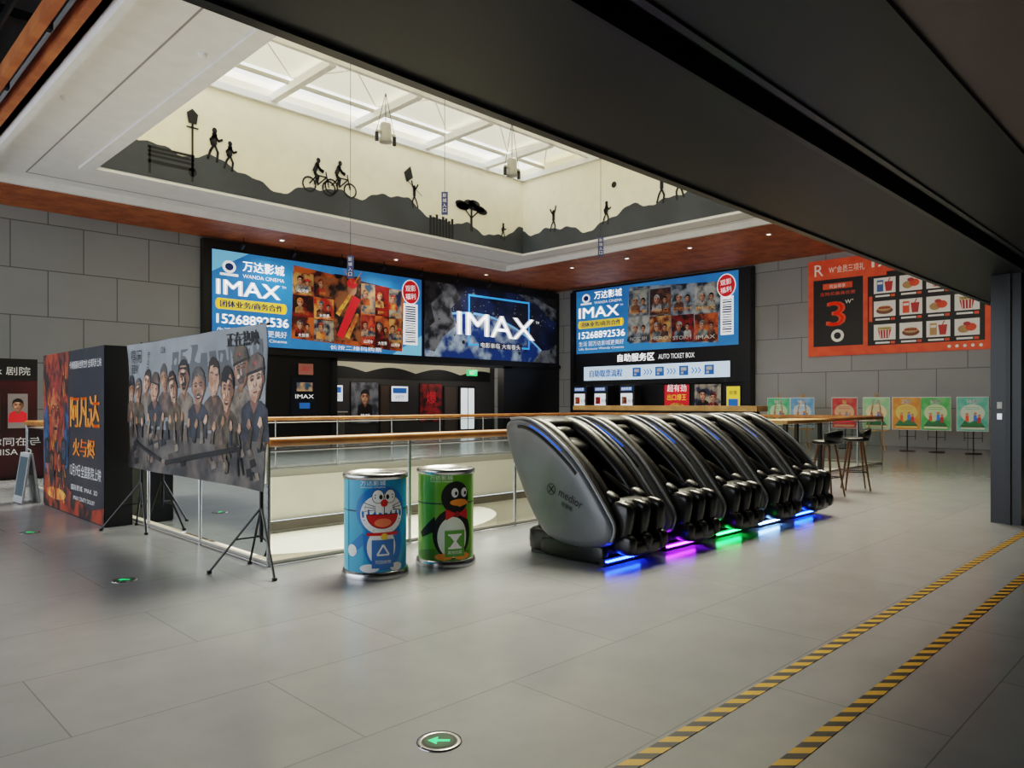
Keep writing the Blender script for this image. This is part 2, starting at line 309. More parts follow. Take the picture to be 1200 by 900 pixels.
# mural
def hills(x,k):
    return .3+.25*math.sin(x*.9+k)+.15*math.sin(x*2.3+1.7*k)+.08*math.sin(x*5.1+k)+.03*math.sin(x*13)
def mural(name,O,U,N,Wd,k,figs):
    b=Board(name,O,U,(0,0,1),N)
    HT=lambda x:max(.12,.42+hills(x,k)*.85)
    n=int(Wd*10)
    top=[(i*Wd/n,HT(i*Wd/n)) for i in range(n+1)]
    for i in range(n):
        b.flat([(top[i][0],0),(top[i+1][0],0),top[i+1],top[i]],[(0,1,2,3)],MUR,1)
    for fg in figs:
        kind,x=fg[0],fg[1];yb=HT(x)-.12
        if kind=='p': b.person(x,yb,fg[2],MURB,2,fg[3],fg[4])
        if kind=='lamp':
            b.line(x,yb-.3,x,yb+.95,.05,MURB,2);b.poly([(x-.1,yb+.95),(x+.1,yb+.95),(x+.14,yb+1.2),(x,yb+1.32),(x-.14,yb+1.2)],MURB,2);b.line(x-.15,yb+.85,x+.15,yb+.85,.04,MURB,2);b.ell(x,yb-.25,.1,.12,MURB,2,10)
        if kind=='bench':
            b.rect(x,.35,x+1.1,.43,MURB,2);[b.rect(x,.5+i*.1,x+1.1,.56+i*.1,MURB,2) for i in range(3)];[b.line(x+d,.1,x+d,.75,.05,MURB,2) for d in(.05,1.05)]
        if kind=='bike':
            for d in(0,.62):
                for a in range(16):
                    t0,t1=a*math.pi/8,(a+1)*math.pi/8
                    b.line(x+d+.2*math.cos(t0),yb+.2+.2*math.sin(t0),x+d+.2*math.cos(t1),yb+.2+.2*math.sin(t1),.05,MURB,2)
            b.line(x,yb+.22,x+.25,yb+.5,.04,MURB,2);b.line(x+.25,yb+.5,x+.55,yb+.5,.04,MURB,2);b.line(x+.62,yb+.22,x+.52,yb+.65,.04,MURB,2);b.line(x+.25,yb+.22,x+.55,yb+.5,.04,MURB,2)
            b.person(x+.15,yb+.15,.85,MURB,3,2,1)
        if kind=='tree':
            b.line(x,yb-.1,x,yb+.7,.12,MURB,2,.07)
            for i in range(9): b.ell(x+R.uniform(-.5,.5),yb+.75+R.uniform(-.1,.12),.26,.12,MURB,2,10)
            b.line(x,yb+.35,x+.4,yb+.7,.05,MURB,2);b.line(x,yb+.35,x-.4,yb+.7,.05,MURB,2)
        if kind=='kite': b.poly([(x,yb+.9),(x+.25,yb+1.15),(x+.35,yb+.8),(x+.1,yb+.62)],MURB,2);b.line(x+.1,yb+.7,x+.7,yb+.3,.02,MURB,2)
        if kind=='ball': b.ell(x,yb+1.15,.1,.1,MURB,2,12)
        if kind=='city':
            for i in range(8): b.rect(x+i*.13,0,x+i*.13+.1,yb+.15+R.uniform(0,.2),MURB,1.5)
    return b.build(well)
mural('mural_landscape',(OX0,OY1-.01,ZC+.02),(1,0,0),(0,-1,0),OX1-OX0,0.6,[('bench',1.1),('lamp',2.15),('p',2.7,.85,0,1),('p',3.1,.75,0,1),('bike',5.35),('bike',6.05),('kite',8.6),('p',9.0,.7,1,-1),('city',9.6),('tree',11.4),('p',12.9,.6,0,1)])
mural('mural_landscape',(OX1-.01,OY1,ZC+.02),(0,-1,0),(-1,0,0),OY1-OY0,2.2,[('p',1.5,.75,1,1),('p',3.8,.75,0,1),('ball',4.1),('p',5.9,.85,1,1),('ball',6.1),('p',6.5,.85,1,-1),('p',7.2,.8,0,1),('p',7.8,.8,1,1),('p',8.5,.8,0,1)])

# ------------------------------------------------ railing
gl=MB('glass_balustrade')
def rail(a,b_,posts):
    a=Vector(a);b_=Vector(b_);d=(b_-a);L=d.length;d.normalize();n=max(1,round(L/1.5))
    for i in range(n):
        p=a+d*(L*i/n+.03);q=a+d*(L*(i+1)/n-.03)
        gl.add([p+Vector((0,0,.08)),q+Vector((0,0,.08)),q+Vector((0,0,1.02)),p+Vector((0,0,1.02))],[(0,1,2,3)],GLASS)
    for i in range(n+1):
        p=a+d*(L*i/n);gl.tube([p,p+Vector((0,0,1.09))],.018,STEEL,8)
    gl.tube([a+Vector((0,0,1.1)),b_+Vector((0,0,1.1))],.042,WOOD,12)
    gl.tube([a+Vector((0,0,1.02)),b_+Vector((0,0,1.02))],.012,STEEL,6)
    gl.tube([a+Vector((0,0,.03)),b_+Vector((0,0,.03))],.02,mat('shoe_grey',(150,148,144),.4),6)
o=.1
rail((VX0-o,VY0-o,0),(VX1+o,VY0-o,0),1);rail((VX0-o,VY1+o,0),(VX1+o,VY1+o,0),1);rail((VX0-o,VY0-o,0),(VX0-o,VY1+o,0),1);rail((VX1+o,VY0-o,0),(VX1+o,VY1+o,0),1)
gl.build()

# ------------------------------------------------ big signs
BL=mat('sign_blue',(56,136,206),.5,emit=.3,c2=(42,112,186),scale=.4)
WE=mat('sign_white',(245,245,245),.5,emit=.55);YE=mat('sign_yellow',(240,206,70),.5,emit=.4);RE=mat('sign_red',(214,34,42),.5,emit=.3);NV=mat('sign_navy',(20,50,100),.5,emit=.2)
mont=[mat('mont%d'%i,c,.5,emit=.2,c2=c2,scale=sc_,detail=8,lo=.42,hi=.58) for i,(c,c2,sc_) in enumerate([((60,20,15),(190,90,40),2.2),((130,24,20),(30,10,10),2.5),((190,140,80),(90,30,24),3),((34,40,64),(160,150,130),3),((170,36,24),(220,150,80),2.6),((24,20,24),(140,84,50),2.8),((96,16,22),(200,80,50),2),((44,76,100),(190,150,110),3)])]
GOLD=mat('mont_gold',(225,165,70),.5,emit=.25,c2=(170,80,36),scale=3);GREYM=[mat('montg%d'%i,c,.5,emit=.2,c2=c2,scale=2.6,detail=8) for i,(c,c2) in enumerate([((60,65,70),(170,170,165)),((30,40,50),(140,150,160)),((120,80,55),(50,36,36)),((150,150,140),(60,70,80))])]
SKIN=mat('skin_print',(206,150,118),.5,emit=.1,c2=(170,112,86),scale=4);HAIR=mat('hair_print',(25,20,20),.6)
portal=MB('cinema_entrance_portal')
portal.box(9.4,23.02,3.1,26.18,23.29,6.62,BLK);portal.box(9.4,23.02,0,14,23.29,3.1,BLK);portal.box(22.5,23.02,0,26.18,23.29,3.1,BLK)
portal.box(13.9,22.9,0,14.1,23.29,3.2,DK);portal.box(22.4,22.9,0,22.9,23.29,3.2,DK);portal.box(9.4,22.86,3.05,26.1,23.02,3.2,DK)
portal.box(13.9,22.9,2.95,22.9,23.02,3.1,mat('portal_grey',(70,70,72),.4));portal.build()
def leftcopy(b,w0,sx=1):
    b.ell(.55*sx,2.5,.22*sx,.2,WE,2,20);b.ell(.55*sx,2.5,.14*sx,.12,NV,3,16);b.line(.25*sx,2.25,.85*sx,2.25,.08,WE,2)
    b.text('万达影城',1.0*sx,2.42,.34,WE,2,w=1.45*sx,bold=.012);b.text('WANDA CINEMA',1.0*sx,2.2,.12,WE,2,w=1.45*sx)
    b.text('IMAX',.15*sx,1.6,.48,WE,2,w=2.15*sx,bold=.03);b.text('TM',2.36*sx,2.0,.08,WE,2)
    b.rect(.2*sx,1.13,2.45*sx,1.48,YE,2);b.ell(.2*sx,1.305,.1*sx,.175,YE,2,16);b.ell(2.45*sx,1.305,.1*sx,.175,YE,2,16)
    b.text('团体业务/商务合作',.25*sx,1.2,.22,NV,3,w=2.15*sx,bold=.01)
    b.text('15268892536',.15*sx,.68,.3,WE,2,w=2.45*sx,bold=.02)
    b.text('生活 因万达影城更美好',.15*sx,.33,.22,WE,2,w=2.4*sx);b.text('Life Because Wanda Cinema',.15*sx,.16,.1,WE,2,w=2.4*sx)
def badge(b,x,y,r):
    b.ell(x,y,r,r*1.15,WE,5,24);b.ell(x,y,r*.92,r*1.06,RE,6,24);b.text('观影',x,y+.03,r*.55,WE,7,al='c',rot=.12);b.text('福利',x,y-r*.68,r*.55,WE,7,al='c',rot=.12)
b=Board('billboard_cinema',(9.65,23.0,3.3),(1,0,0),(0,0,1),(0,-1,0))
Wd,H=8.3,3.0
b.rect(0,0,Wd,H,BL,1);leftcopy(b,0)
for pts in ([(0,H),(1.2,H),(0,H-.7)],[(6.9,0),(8.3,0),(8.3,.8)]): b.poly(pts,mat('blue_light',(120,190,235),.5,emit=.4),1.5)
b.poly([(2.7,.35),(7.35,.12),(7.45,2.45),(2.8,2.85)],mont[0],2)
cols=[(2.75,3.55),(3.57,4.35),(5.5,6.1),(6.12,6.72),(6.74,7.32)]
k=0
for ci,(a,c_) in enumerate(cols):
    for r in range(3 if ci<2 else 2):
        hh=2.3/(3 if ci<2 else 2);y0=.35-ci*.03+r*hh
        b.rect(a,y0,c_,y0+hh*.96,mont[k%8],3)
        b.face((a+c_)/2-.12,y0+hh*.62,.14,SKIN,mont[(k+3)%8],HAIR,4,body=mont[(k+1)%8])
        if k%2==0: b.face((a+c_)/2+.16,y0+hh*.55,.1,SKIN,HAIR,HAIR,5,body=mont[(k+5)%8],hat=RE if k%4 else None)
        b.text(['大世界','封神记','山河令','流浪者'][k%4],(a+c_)/2,y0+.06,.13,[WE,GOLD][k%2],7,al='c');k+=1
b.rect(4.37,.4,5.48,2.75,mont[5],3)
b.line(4.6,.5,5.3,2.0,.28,RE,4,.35);b.line(4.5,1.3,5.2,2.3,.18,GOLD,4.5,.1);b.line(4.9,.5,5.35,1.4,.2,GOLD,4.5,.1);b.ell(5.1,2.3,.2,.26,SKIN,5,16);b.ell(5.1,2.48,.22,.18,RE,5.5,14);b.line(5.1,2.5,4.75,2.95,.07,GOLD,5.6,.02);b.line(5.2,2.5,5.5,2.95,.07,GOLD,5.6,.02)
b.rect(7.4,.4,8.1,2.0,WE,2)
for i in range(16): b.rect(7.5,.5+i*.09,8.0,.5+i*.09+R.choice([.03,.05]),NV,3)
b.text('长按二维码购票',4.2,.05,.16,WE,3,w=2.2);badge(b,7.75,2.45,.42);b.build()
b=Board('billboard_space',(18.1,23.0,3.3),(1,0,0),(0,0,1),(0,-1,0),step=.005);Wd=7.85
SP=mat('space',(10,16,34),.5,emit=.25,c2=(26,44,84),scale=.9,detail=6);EA=mat('earth',(18,58,126),.5,emit=.2,c2=(170,190,210),scale=1.8,detail=12,lo=.46,hi=.66);RK=mat('rock',(120,124,132),.5,emit=.12,c2=(24,28,38),scale=2.6,detail=10)
AT=mat('atmosphere',(110,170,235),.5,emit=.5);RKD=mat('rock_dark',(30,32,40),.5,c2=(66,70,80),scale=3,detail=8)
b.rect(0,0,Wd,3.0,SP,1)
def arc(r0,m,L,cx):
    P=[]
    for i in range(61):
        x=i*Wd/60;yy=-5.2+math.sqrt(max(0,r0*r0-(x-cx)**2));P.append((x,max(0,min(3,yy))))
    for i in range(60): b.flat([(P[i][0],0),(P[i+1][0],0),P[i+1],P[i]],[(0,1,2,3)],m,L)
arc(7.15,AT,2,2.6);arc(7.06,EA,2.6,2.6)
b.poly([(0,.3),(0,3),(1.5,3),(1.9,2.5),(1.35,2.0),(1.6,1.3),(.9,.8),(.5,.2)],RK,3.2);b.poly([(0,1),(.5,1.4),(.3,2.1),(.9,2.6),(.6,3),(0,3)],RKD,3.6)
b.poly([(5.3,3),(7.85,3),(7.85,1.9),(7.2,2.1),(6.6,2.6),(5.9,2.7)],RK,3.2);b.poly([(6.2,3),(7.85,2.5),(7.85,3)],RKD,3.6);b.poly([(6.2,0),(7.85,0),(7.85,.9),(7.3,.6),(6.8,.55)],RK,3.4)
for i in range(30):
    x,y,r=R.uniform(.2,7.6),R.uniform(.2,2.8),R.uniform(.03,.13);b.poly([(x+r*math.cos(a)*R.uniform(.7,1.2),y+r*.8*math.sin(a)) for a in [q*math.pi/3 for q in range(6)]],[RK,RKD][i%2],3.8)
BF=mat('frame_blue',(60,150,235),.5,emit=.7)
b.frame(2.3,.55,6.0,2.7,.08,BF,4.4);b.text('IMAX',1.7,.98,.95,WE,6,w=4.6,bold=.05);b.text('TM',6.4,1.75,.12,WE,6)
b.rect(2.9,.48,5.5,.75,SP,5);b.text('电影亲临 大有看头',3.0,.5,.22,WE,6,w=2.4)
for i in range(60): x,y=R.uniform(.1,7.7),R.uniform(1.6,2.9);b.ell(x,y,.012,.012,WE,1.5,5)
b.build()
bx=MB('ticket_box_surround');bx.box(25.95,13.15,0,26.19,22.0,6.62,BLK);bx.box(25.8,13.15,0,25.95,13.4,6.5,BLK);bx.box(25.8,21.8,0,25.95,22,6.5,BLK);bx.box(25.8,13.4,2.25,25.95,21.8,2.4,DK);bx.build()
b=Board('billboard_cinema',(25.94,21.75,3.68),(0,-1,0),(0,0,1),(-1,0,0));b.rect(0,0,8.05,2.85,BL,1);leftcopy(b,0,1.05)
b.poly([(2.85,.4),(7.2,.12),(7.3,2.5),(2.95,2.75)],GREYM[1],2);k=0
for ci in range(4):
    for r in range(2):
        a=2.95+ci*1.07;y0=.32+r*1.15-ci*.04;b.rect(a,y0,a+1.03,y0+1.1,(GREYM+mont[:3])[k*3%7],3)
        b.face(a+.35,y0+.65,.17,SKIN,GREYM[0],HAIR,4,body=GREYM[(k+1)%4]);b.face(a+.75,y0+.6,.13,SKIN,HAIR,HAIR,5,body=GREYM[k%4])
        b.text(['PACIFIC RIM','HERO','STORM','IMAX'][ci],a+.5,y0+.1,.15,[W,GOLD][k%2],7,al='c',w=.85);k+=1
b.rect(7.3,.4,7.85,1.9,WE,2)
for i in range(14): b.rect(7.38,.5+i*.095,7.77,.5+i*.095+R.choice([.03,.05]),NV,3)
badge(b,7.55,2.3,.4);b.build()
b=Board('ticket_service_lightbox',(25.93,21.3,2.45),(0,-1,0),(0,0,1),(-1,0,0))
b.text('自助服务区',1.9,.78,.34,WE,2,w=1.9,bold=.015);b.text('AUTO TICKET BOX',4.0,.82,.2,WE,2,w=1.7)
LB=mat('lightbox_pale',(196,220,242),.5,emit=.6);SB=mat('icon_blue',(40,110,200),.5,emit=.2)
b.rect(0,0,7.25,.62,LB,1);b.text('自助取票流程',.35,.15,.32,SB,2,w=1.8,bold=.012)
for i in range(4):
    x=2.7+i*1.15;b.rect(x,.12,x+.42,.5,SB,2);b.rect(x+.08,.3,x+.34,.44,W,3);b.rect(x+.08,.17,x+.2,.26,W,3)
    if i<3:
        for j in range(3): b.poly([(x+.55+j*.15,.18),(x+.65+j*.15,.3),(x+.55+j*.15,.42),(x+.6+j*.15,.42),(x+.7+j*.15,.3),(x+.6+j*.15,.18)],SB,2)
b.build()
SCR=mat('screen_white',(225,232,240),.4,emit=.6)
for i,yy in enumerate((20.9,19.75,18.35)):
    k=empty('ticket_kiosk',(25.4,yy,0))
    m=MB('cabinet');m.bevel=.02;m.box(-.25,-.38,0,.25,.38,2.2,mat('kiosk_black',(22,22,24),.35));m.box(-.33,-.34,.85,-.25,.34,1.0,DK);m.build(k)
    s_=Board('screen',(-.26,.38,0),(0,-1,0),(0,0,1),(-1,0,0));s_.rect(.08,1.3,.68,1.85,SCR,1);s_.rect(.08,1.95,.68,2.12,SB,1);s_.rect(.14,1.4,.4,1.7,mont[i],2);s_.text('购票',.45,1.45,.15,KB,2);s_.text('自助取票',.38,1.98,.12,WE,2,al='c');s_.build(k)
def poster(name,O,U,N,w,h,bg,items,th=.03):
    e=empty(name,O);U=Vector(U);N=Vector(N);p=MB('panel')
    A=[Vector((0,0,0)),U*w];vs=[q+Vector((0,0,z))-N*d for d in(0,th) for z in(0,h) for q in A]
    p.add(vs,[(0,1,3,2),(4,6,7,5),(0,4,5,1),(2,3,7,6),(0,2,6,4),(1,5,7,3)],KB);p.build(e)
    b=Board('print',(0,0,0),U,(0,0,1),N);b.rect(.02,.02,w-.02,h-.02,bg,1);items(b);b.build(e);return e
def it1(b):
    b.text('超有劲',.6,.85,.3,WE,2,al='c',w=.9);b.text('出口爆王',.6,.5,.25,YE,2,al='c',w=.9);b.ell(.6,.25,.35,.15,GOLD,2)
poster('wall_poster',(25.9,17.0,1.05),(0,-1,0),(-1,0,0),1.2,1.15,RE,it1)
poster('wall_poster',(25.9,15.6,1.05),(0,-1,0),(-1,0,0),1.2,1.15,mont[3],lambda b:(b.face(.4,.7,.2,SKIN,HAIR,HAIR),b.face(.85,.6,.18,SKIN,mont[1],HAIR),b.text('动物城',.6,.1,.2,WE,6,al='c')))
poster('wall_poster',(25.9,14.2,.8),(0,-1,0),(-1,0,0),.6,1.3,YE,lambda b:(b.rect(.1,.3,.5,.8,SB,2),b.text('优惠',.3,.96,.16,KB,2,al='c')))
poster('wall_screen',(12.35,22.98,.95),(1,0,0),(0,-1,0),1.0,1.4,mat('scr_dark',(10,14,24),.3,emit=.3),lambda b:(b.text('IMAX',.5,.65,.14,WE,2,al='c',w=.7),b.rect(.3,.3,.7,.5,SB,2),b.rect(.2,.9,.8,1.2,mont[7],2)))
poster('wall_notice',(12.6,22.98,2.4),(1,0,0),(0,-1,0),.6,.42,mat('notice_pink',(190,120,110),.6),lambda b:(b.text('禁止',.3,.15,.14,RE,2,al='c')))
b=Board('mural_corridor',(13.3,28.47,2.55),(1,0,0),(0,0,1),(0,-1,0));b.rect(0,0,13.5,.95,mat('corr_cream',(200,192,166),.6,emit=.1),1)
n=90
for i in range(n):
    x0,x1=i*13.5/n,(i+1)*13.5/n;b.flat([(x0,0),(x1,0),(x1,.3+.25*abs(math.sin(x1*1.1))),(x0,.3+.25*abs(math.sin(x0*1.1)))],[(0,1,2,3)],KB,2)
b.build()
CP=mat('corr_poster_dark',(40,44,50),.4,emit=.2,c2=(110,110,115),scale=2)
poster('wall_poster',(18.2,28.45,.5),(1,0,0),(0,-1,0),1.5,1.9,CP,lambda b:(b.face(.75,1.2,.3,SKIN,HAIR,HAIR),b.text('热映',.75,.2,.25,WE,6,al='c')))
poster('wall_poster',(22.1,28.45,.5),(1,0,0),(0,-1,0),1.4,1.9,mont[1],lambda b:(b.text('爆',.7,.9,.6,RE,3,al='c')))
poster('wall_screen',(20.4,28.45,1.5),(1,0,0),(0,-1,0),1.0,.75,SCR,lambda b:(b.rect(.1,.4,.9,.65,SB,2),b.text('3号厅',.5,.12,.2,KB,2,al='c')))
poster('wall_screen',(16.9,28.45,1.5),(1,0,0),(0,-1,0),.9,.75,SCR,lambda b:(b.rect(.1,.4,.8,.65,SB,2),b.text('2号厅',.45,.12,.2,KB,2,al='c')))
d=MB('door_1');d.box(24.6,28.4,0,25.7,28.49,2.3,DK);d.box(24.7,28.38,.1,25.6,28.4,2.2,mat('door_bright',(225,232,235),.4,emit=.7));d.box(25.13,28.36,.1,25.17,28.38,2.2,STEEL);d.build()
for x in(15.5,19.75,23.6): 
    m=MB('door_%d'%(2+int(x>16)+int(x>22)));wd_=.85 if x!=19.75 else .55;m.box(x,28.42,0,x+wd_,28.49,2.3,mat('door_wood',(54,44,40),.4));m.box(x+.05,28.40,.05,x+wd_-.05,28.42,2.25,mat('door_leaf',(84,70,62),.4));m.box(x+wd_-.15,28.36,1.0,x+wd_-.12,28.4,1.2,STEEL);m.build()
e=Board('exit_sign',(23.4,26.5,2.75),(1,0,0),(0,0,1),(0,-1,0));EG=mat('exit_green',(20,160,80),.5,emit=1.0);e.rect(0,0,.7,.3,EG,1);e.text('出口',.35,.07,.16,WE,2,al='c');e.rect(0,0,.7,.3,KB,0);e.line(.35,.3,.35,.85,.02,KB,0);e.build()
m=MB('corridor_counter');m.bevel=.02;m.box(14.3,26.4,0,16.6,27.2,1.05,mat('counter_grey',(120,118,114),.4));m.box(14.2,26.3,1.05,16.7,27.3,1.1,W);m.build()
# orange board
OR=mat('sign_orange',(226,84,40),.5,emit=.15,c2=(214,72,34));BK=mat('menu_black',(24,18,18),.5);CRM=mat('menu_cream',(246,238,228),.5,emit=.1);DR=mat('menu_red',(190,50,44),.5,emit=.1)
p=MB('menu_board');p.box(26.12,5.5,3.1,26.19,11.1,6.48,OR);mb=p.build()
b=Board('menu_print',(26.11,11.06,3.13),(0,-1,0),(0,0,1),(-1,0,0));b.rect(0,0,5.5,3.33,OR,1)
b.rect(.16,.3,1.85,2.65,BK,2);b.text('R',.2,2.8,.4,CRM,2);b.text('W⁺会员三项礼',.7,2.85,.25,CRM,2,w=1.2);b.text('199元',2.15,2.85,.38,CRM,2,bold=.02);b.text('超值',3.2,2.85,.38,CRM,2,bold=.02)
b.rect(.5,2.3,1.5,2.5,OR,3);b.text('权益尊享',1.0,2.33,.13,CRM,4,al='c');b.text('立购买最高优惠',1.0,2.08,.12,OR,3,al='c',w=1.2)
b.text('3',.95,1.0,.85,OR,4,al='c',w=.6,bold=.04)
b.ell(1.0,.66,.22,.22,CRM,3,20);b.ell(1.0,.66,.12,.12,BK,4,16);b.text('W⁺',1.4,1.75,.15,CRM,4,al='c')
b.rect(2.0,.25,5.42,2.7,BK,2)
FBn=mat('food_brown',(140,80,50));FBlu=mat('food_blue',(70,120,190));FT=mat('food_tan',(220,170,110));PC=mat('popcorn',(250,225,150))
for r in range(3):
    for c_ in range(4):
        x=2.2+c_*.8;y=.42+r*.78;b.rect(x,y,x+.68,y+.52,CRM,3);cc=[DR,OR,FBn,FBlu,FT][(r*4+c_*2)%5]
        kd=(r+c_)%4
        if kd==0: b.poly([(x+.2,y+.05),(x+.48,y+.05),(x+.55,y+.35),(x+.13,y+.35)],DR,4);[b.ell(x+.18+q*.08,y+.38,.06,.06,PC,5,10) for q in range(5)];[b.line(x+.22+q*.08,y+.06,x+.2+q*.09,y+.34,.025,CRM,5) for q in range(4)]
        elif kd==1: b.ell(x+.34,y+.2,.26,.12,FBn,4);b.ell(x+.34,y+.27,.22,.09,FT,5);[b.ell(x+.2+q*.07,y+.29,.04,.04,[DR,FBn][q%2],6,8) for q in range(5)]
        elif kd==2: b.rect(x+.1,y+.06,x+.3,y+.44,cc,4);b.rect(x+.12,y+.3,x+.28,y+.38,CRM,5);b.poly([(x+.38,y+.06),(x+.56,y+.06),(x+.6,y+.38),(x+.34,y+.38)],DR,4);b.line(x+.46,y+.38,x+.52,y+.5,.03,DR,5)
        else: b.ell(x+.25,y+.2,.16,.12,FT,4);b.ell(x+.45,y+.25,.15,.12,OR,5);b.ell(x+.34,y+.36,.1,.06,DR,6)
        b.rect(x+.05,y-.12,x+.5,y-.06,CRM,3);b.rect(x+.53,y-.13,x+.66,y-.05,OR,3)
b.rect(2.05,1.05,2.15,1.9,OR,3);b.rect(2.0,2.58,2.6,2.7,OR,3);b.text('·····',4.4,.05,.1,CRM,3);b.build(mb)

# ------------------------------------------------ standees left
e=empty('poster_backdrop',(0,0,0));m=MB('frame');m.box(1.2,16.42,.0,3.52,16.6,2.28,BPL);m.build(e)
b=Board('print',(1.2,16.41,.02),(1,0,0),(0,0,1),(0,-1,0));MR=mat('maroon',(70,16,24),.5,c2=(38,10,14),scale=1);b.rect(0,.02,2.32,2.26,MR,1);b.rect(0,1.85,2.32,2.26,KB,2);b.text('万达影城 x 剧院',.8,1.95,.16,W,3,w=1.4)
b.rect(1.36,.95,1.72,1.6,mat('pr_grey',(110,105,105)),3);b.face(1.52,1.38,.11,SKIN,HAIR,HAIR,4,body=CP);b.rect(1.84,.95,2.16,1.6,mat('pr_grey2',(150,140,140)),3);b.face(2.0,1.38,.11,SKIN,HAIR,HAIR,4,body=RE);b.text('与你同在',1.75,.62,.16,W,3,al='c',w=.8);b.text('CHISA',1.75,.45,.11,W,3,al='c',w=.5);b.build(e)
e=empty('sandwich_board_sign',(0,0,0));b=MB('panel')
Mx=Matrix.Translation((2.56,12.55,0))@Matrix.Rotation(.05,4,'Z')
for q in(-1,1):
    b.box(-.012,-.22,0,.012,.22,.72,mat('aframe_grey',(170,172,174)),Mx@Matrix.Translation((q*.11,0,.01))@Matrix.Rotation(-q*.14,4,'Y'));b.box(-.015 if q<0 else .01,-.18,.1,-.01 if q<0 else .015,.18,.66,mat('pr_blue',(60,80,90)),Mx@Matrix.Translation((q*.11,0,.01))@Matrix.Rotation(-q*.14,4,'Y'))
b.build(e)
# fire film backdrop facing -X
FBK=mat('film_dark',(10,18,36),.45,c2=(44,40,46),scale=1.3,detail=8,lo=.35,hi=.75);FIRE=mat('film_fire',(170,60,24),.45,c2=(30,14,16),scale=3.6,detail=10,lo=.4,hi=.56);FIRE2=mat('film_fire2',(255,176,76),.45,c2=(200,64,22),scale=6,detail=8)
FBL=mat('film_blue2',(44,92,140),.45,c2=(12,24,50),scale=5,detail=8);FTX=mat('film_title',(240,150,64),.4,emit=.1);CRW=mat('film_crown',(84,20,20),.45,c2=(150,50,30),scale=9)
e=empty('movie_poster_backdrop',(0,0,0));m=MB('frame');m.box(2.68,9.36,.0,2.98,12.1,2.12,mat('backdrop_side',(44,44,47),.6));m.build(e)
b=Board('print',(2.675,12.1,.02),(0,-1,0),(0,0,1),(-1,0,0),step=.0025);b.rect(0,0,2.74,2.1,FBK,1)
FS=mat('film_skin_fire',(214,120,70),.45,c2=(100,36,28),scale=7,detail=8)
b.poly([(.0,.0),(.0,2.1),(1.3,2.1),(1.22,1.6),(1.3,1.1),(1.1,.6),(1.25,.1),(1.1,.0)],FIRE,2)
b.poly([(1.1,0),(1.25,.1),(1.15,.35),(1.6,.22),(2.2,.12),(2.74,.2),(2.74,0)],FIRE,2)
for i in range(60): 
    x,y,a=R.uniform(.05,1.25),R.uniform(.1,1.85),R.uniform(1.1,2.0);b.line(x,y,x+.22*math.cos(a),y+.22*math.sin(a),.03,[FIRE2,FIRE2,FBL][i%3],2.4,.003)
b.ell(.16,.9,.15,.5,FBL,2.3,16);b.ell(1.16,1.0,.13,.45,FBL,2.3,16)
P=[(.66+.24*math.cos(a)*(1 if math.sin(a)>-.3 else .75),1.32+.4*math.sin(a)) for a in [k_*math.pi/10 for k_ in range(20)]];b.poly(P,FS,3)
b.poly([(.74,1.5),(.89,1.45),(.88,1.2),(.76,.98),(.7,.95),(.8,1.2)],CRW,3.1)
b.poly([(.42,1.45),(.22,2.05),(.45,1.85),(.52,2.1),(.66,1.9),(.8,2.1),(.88,1.85),(1.1,2.05),(.9,1.45),(.8,1.62),(.66,1.68),(.52,1.62)],CRW,3.5)
for d in(-.11,.11): b.ell(.66+d,1.37,.07,.032,KB,3.9,12);b.ell(.66+d,1.37,.04,.018,FIRE2,4,12)
b.poly([(.64,1.4),(.59,1.2),(.73,1.2),(.68,1.4)],CRW,4);b.ell(.66,1.08,.09,.022,KB,4,12);b.line(.66,1.7,.66,1.45,.02,RE,4,.04)
for i,(x,y,r) in enumerate([(.22,.78,.12),(1.06,.8,.12),(.46,.62,.12),(.84,.62,.12)]):
    fm=FBL if i<2 else FS
    b.poly([(x-r,y-r*1.6),(x-r*.9,y+r*1.1),(x,y+r*1.45),(x+r*.9,y+r*1.1),(x+r,y-r*1.6)],HAIR,3.8);b.ell(x,y,r*.62,r*1.0,fm,4)
    for d in(-.032,.032): b.ell(x+d,y+.025,.024,.014,KB,4.8,8);b.ell(x+d,y+.025,.011,.008,FIRE2,5,8)
    b.line(x,y+.02,x,y-.04,.014,HAIR,5,.026);b.line(x-.025,y-.065,x+.025,y-.065,.01,HAIR,5)
b.ell(.65,.2,.5,.08,FIRE2,3);b.person(.62,.12,.4,KB,4,1,1)
b.text('阿凡达',1.38,1.12,.4,FTX,4,w=1.2,bold=.015);b.text('火与烬',1.5,.76,.22,FTX,4,w=.9,bold=.01);b.text('卡梅隆最新世界杰作 全球同步上映',1.33,1.86,.1,W,3,w=1.32)
b.text('12月19日',1.35,.5,.15,W,3,w=.45);b.text('全国影院上映',1.84,.5,.15,W,3,w=.8);b.text('国际影城  IMAX  3D',1.4,.32,.07,W,3,w=1.1);b.text('IMAX CINITY DOLBY',1.5,.2,.05,W,3,w=.9);b.build(e)
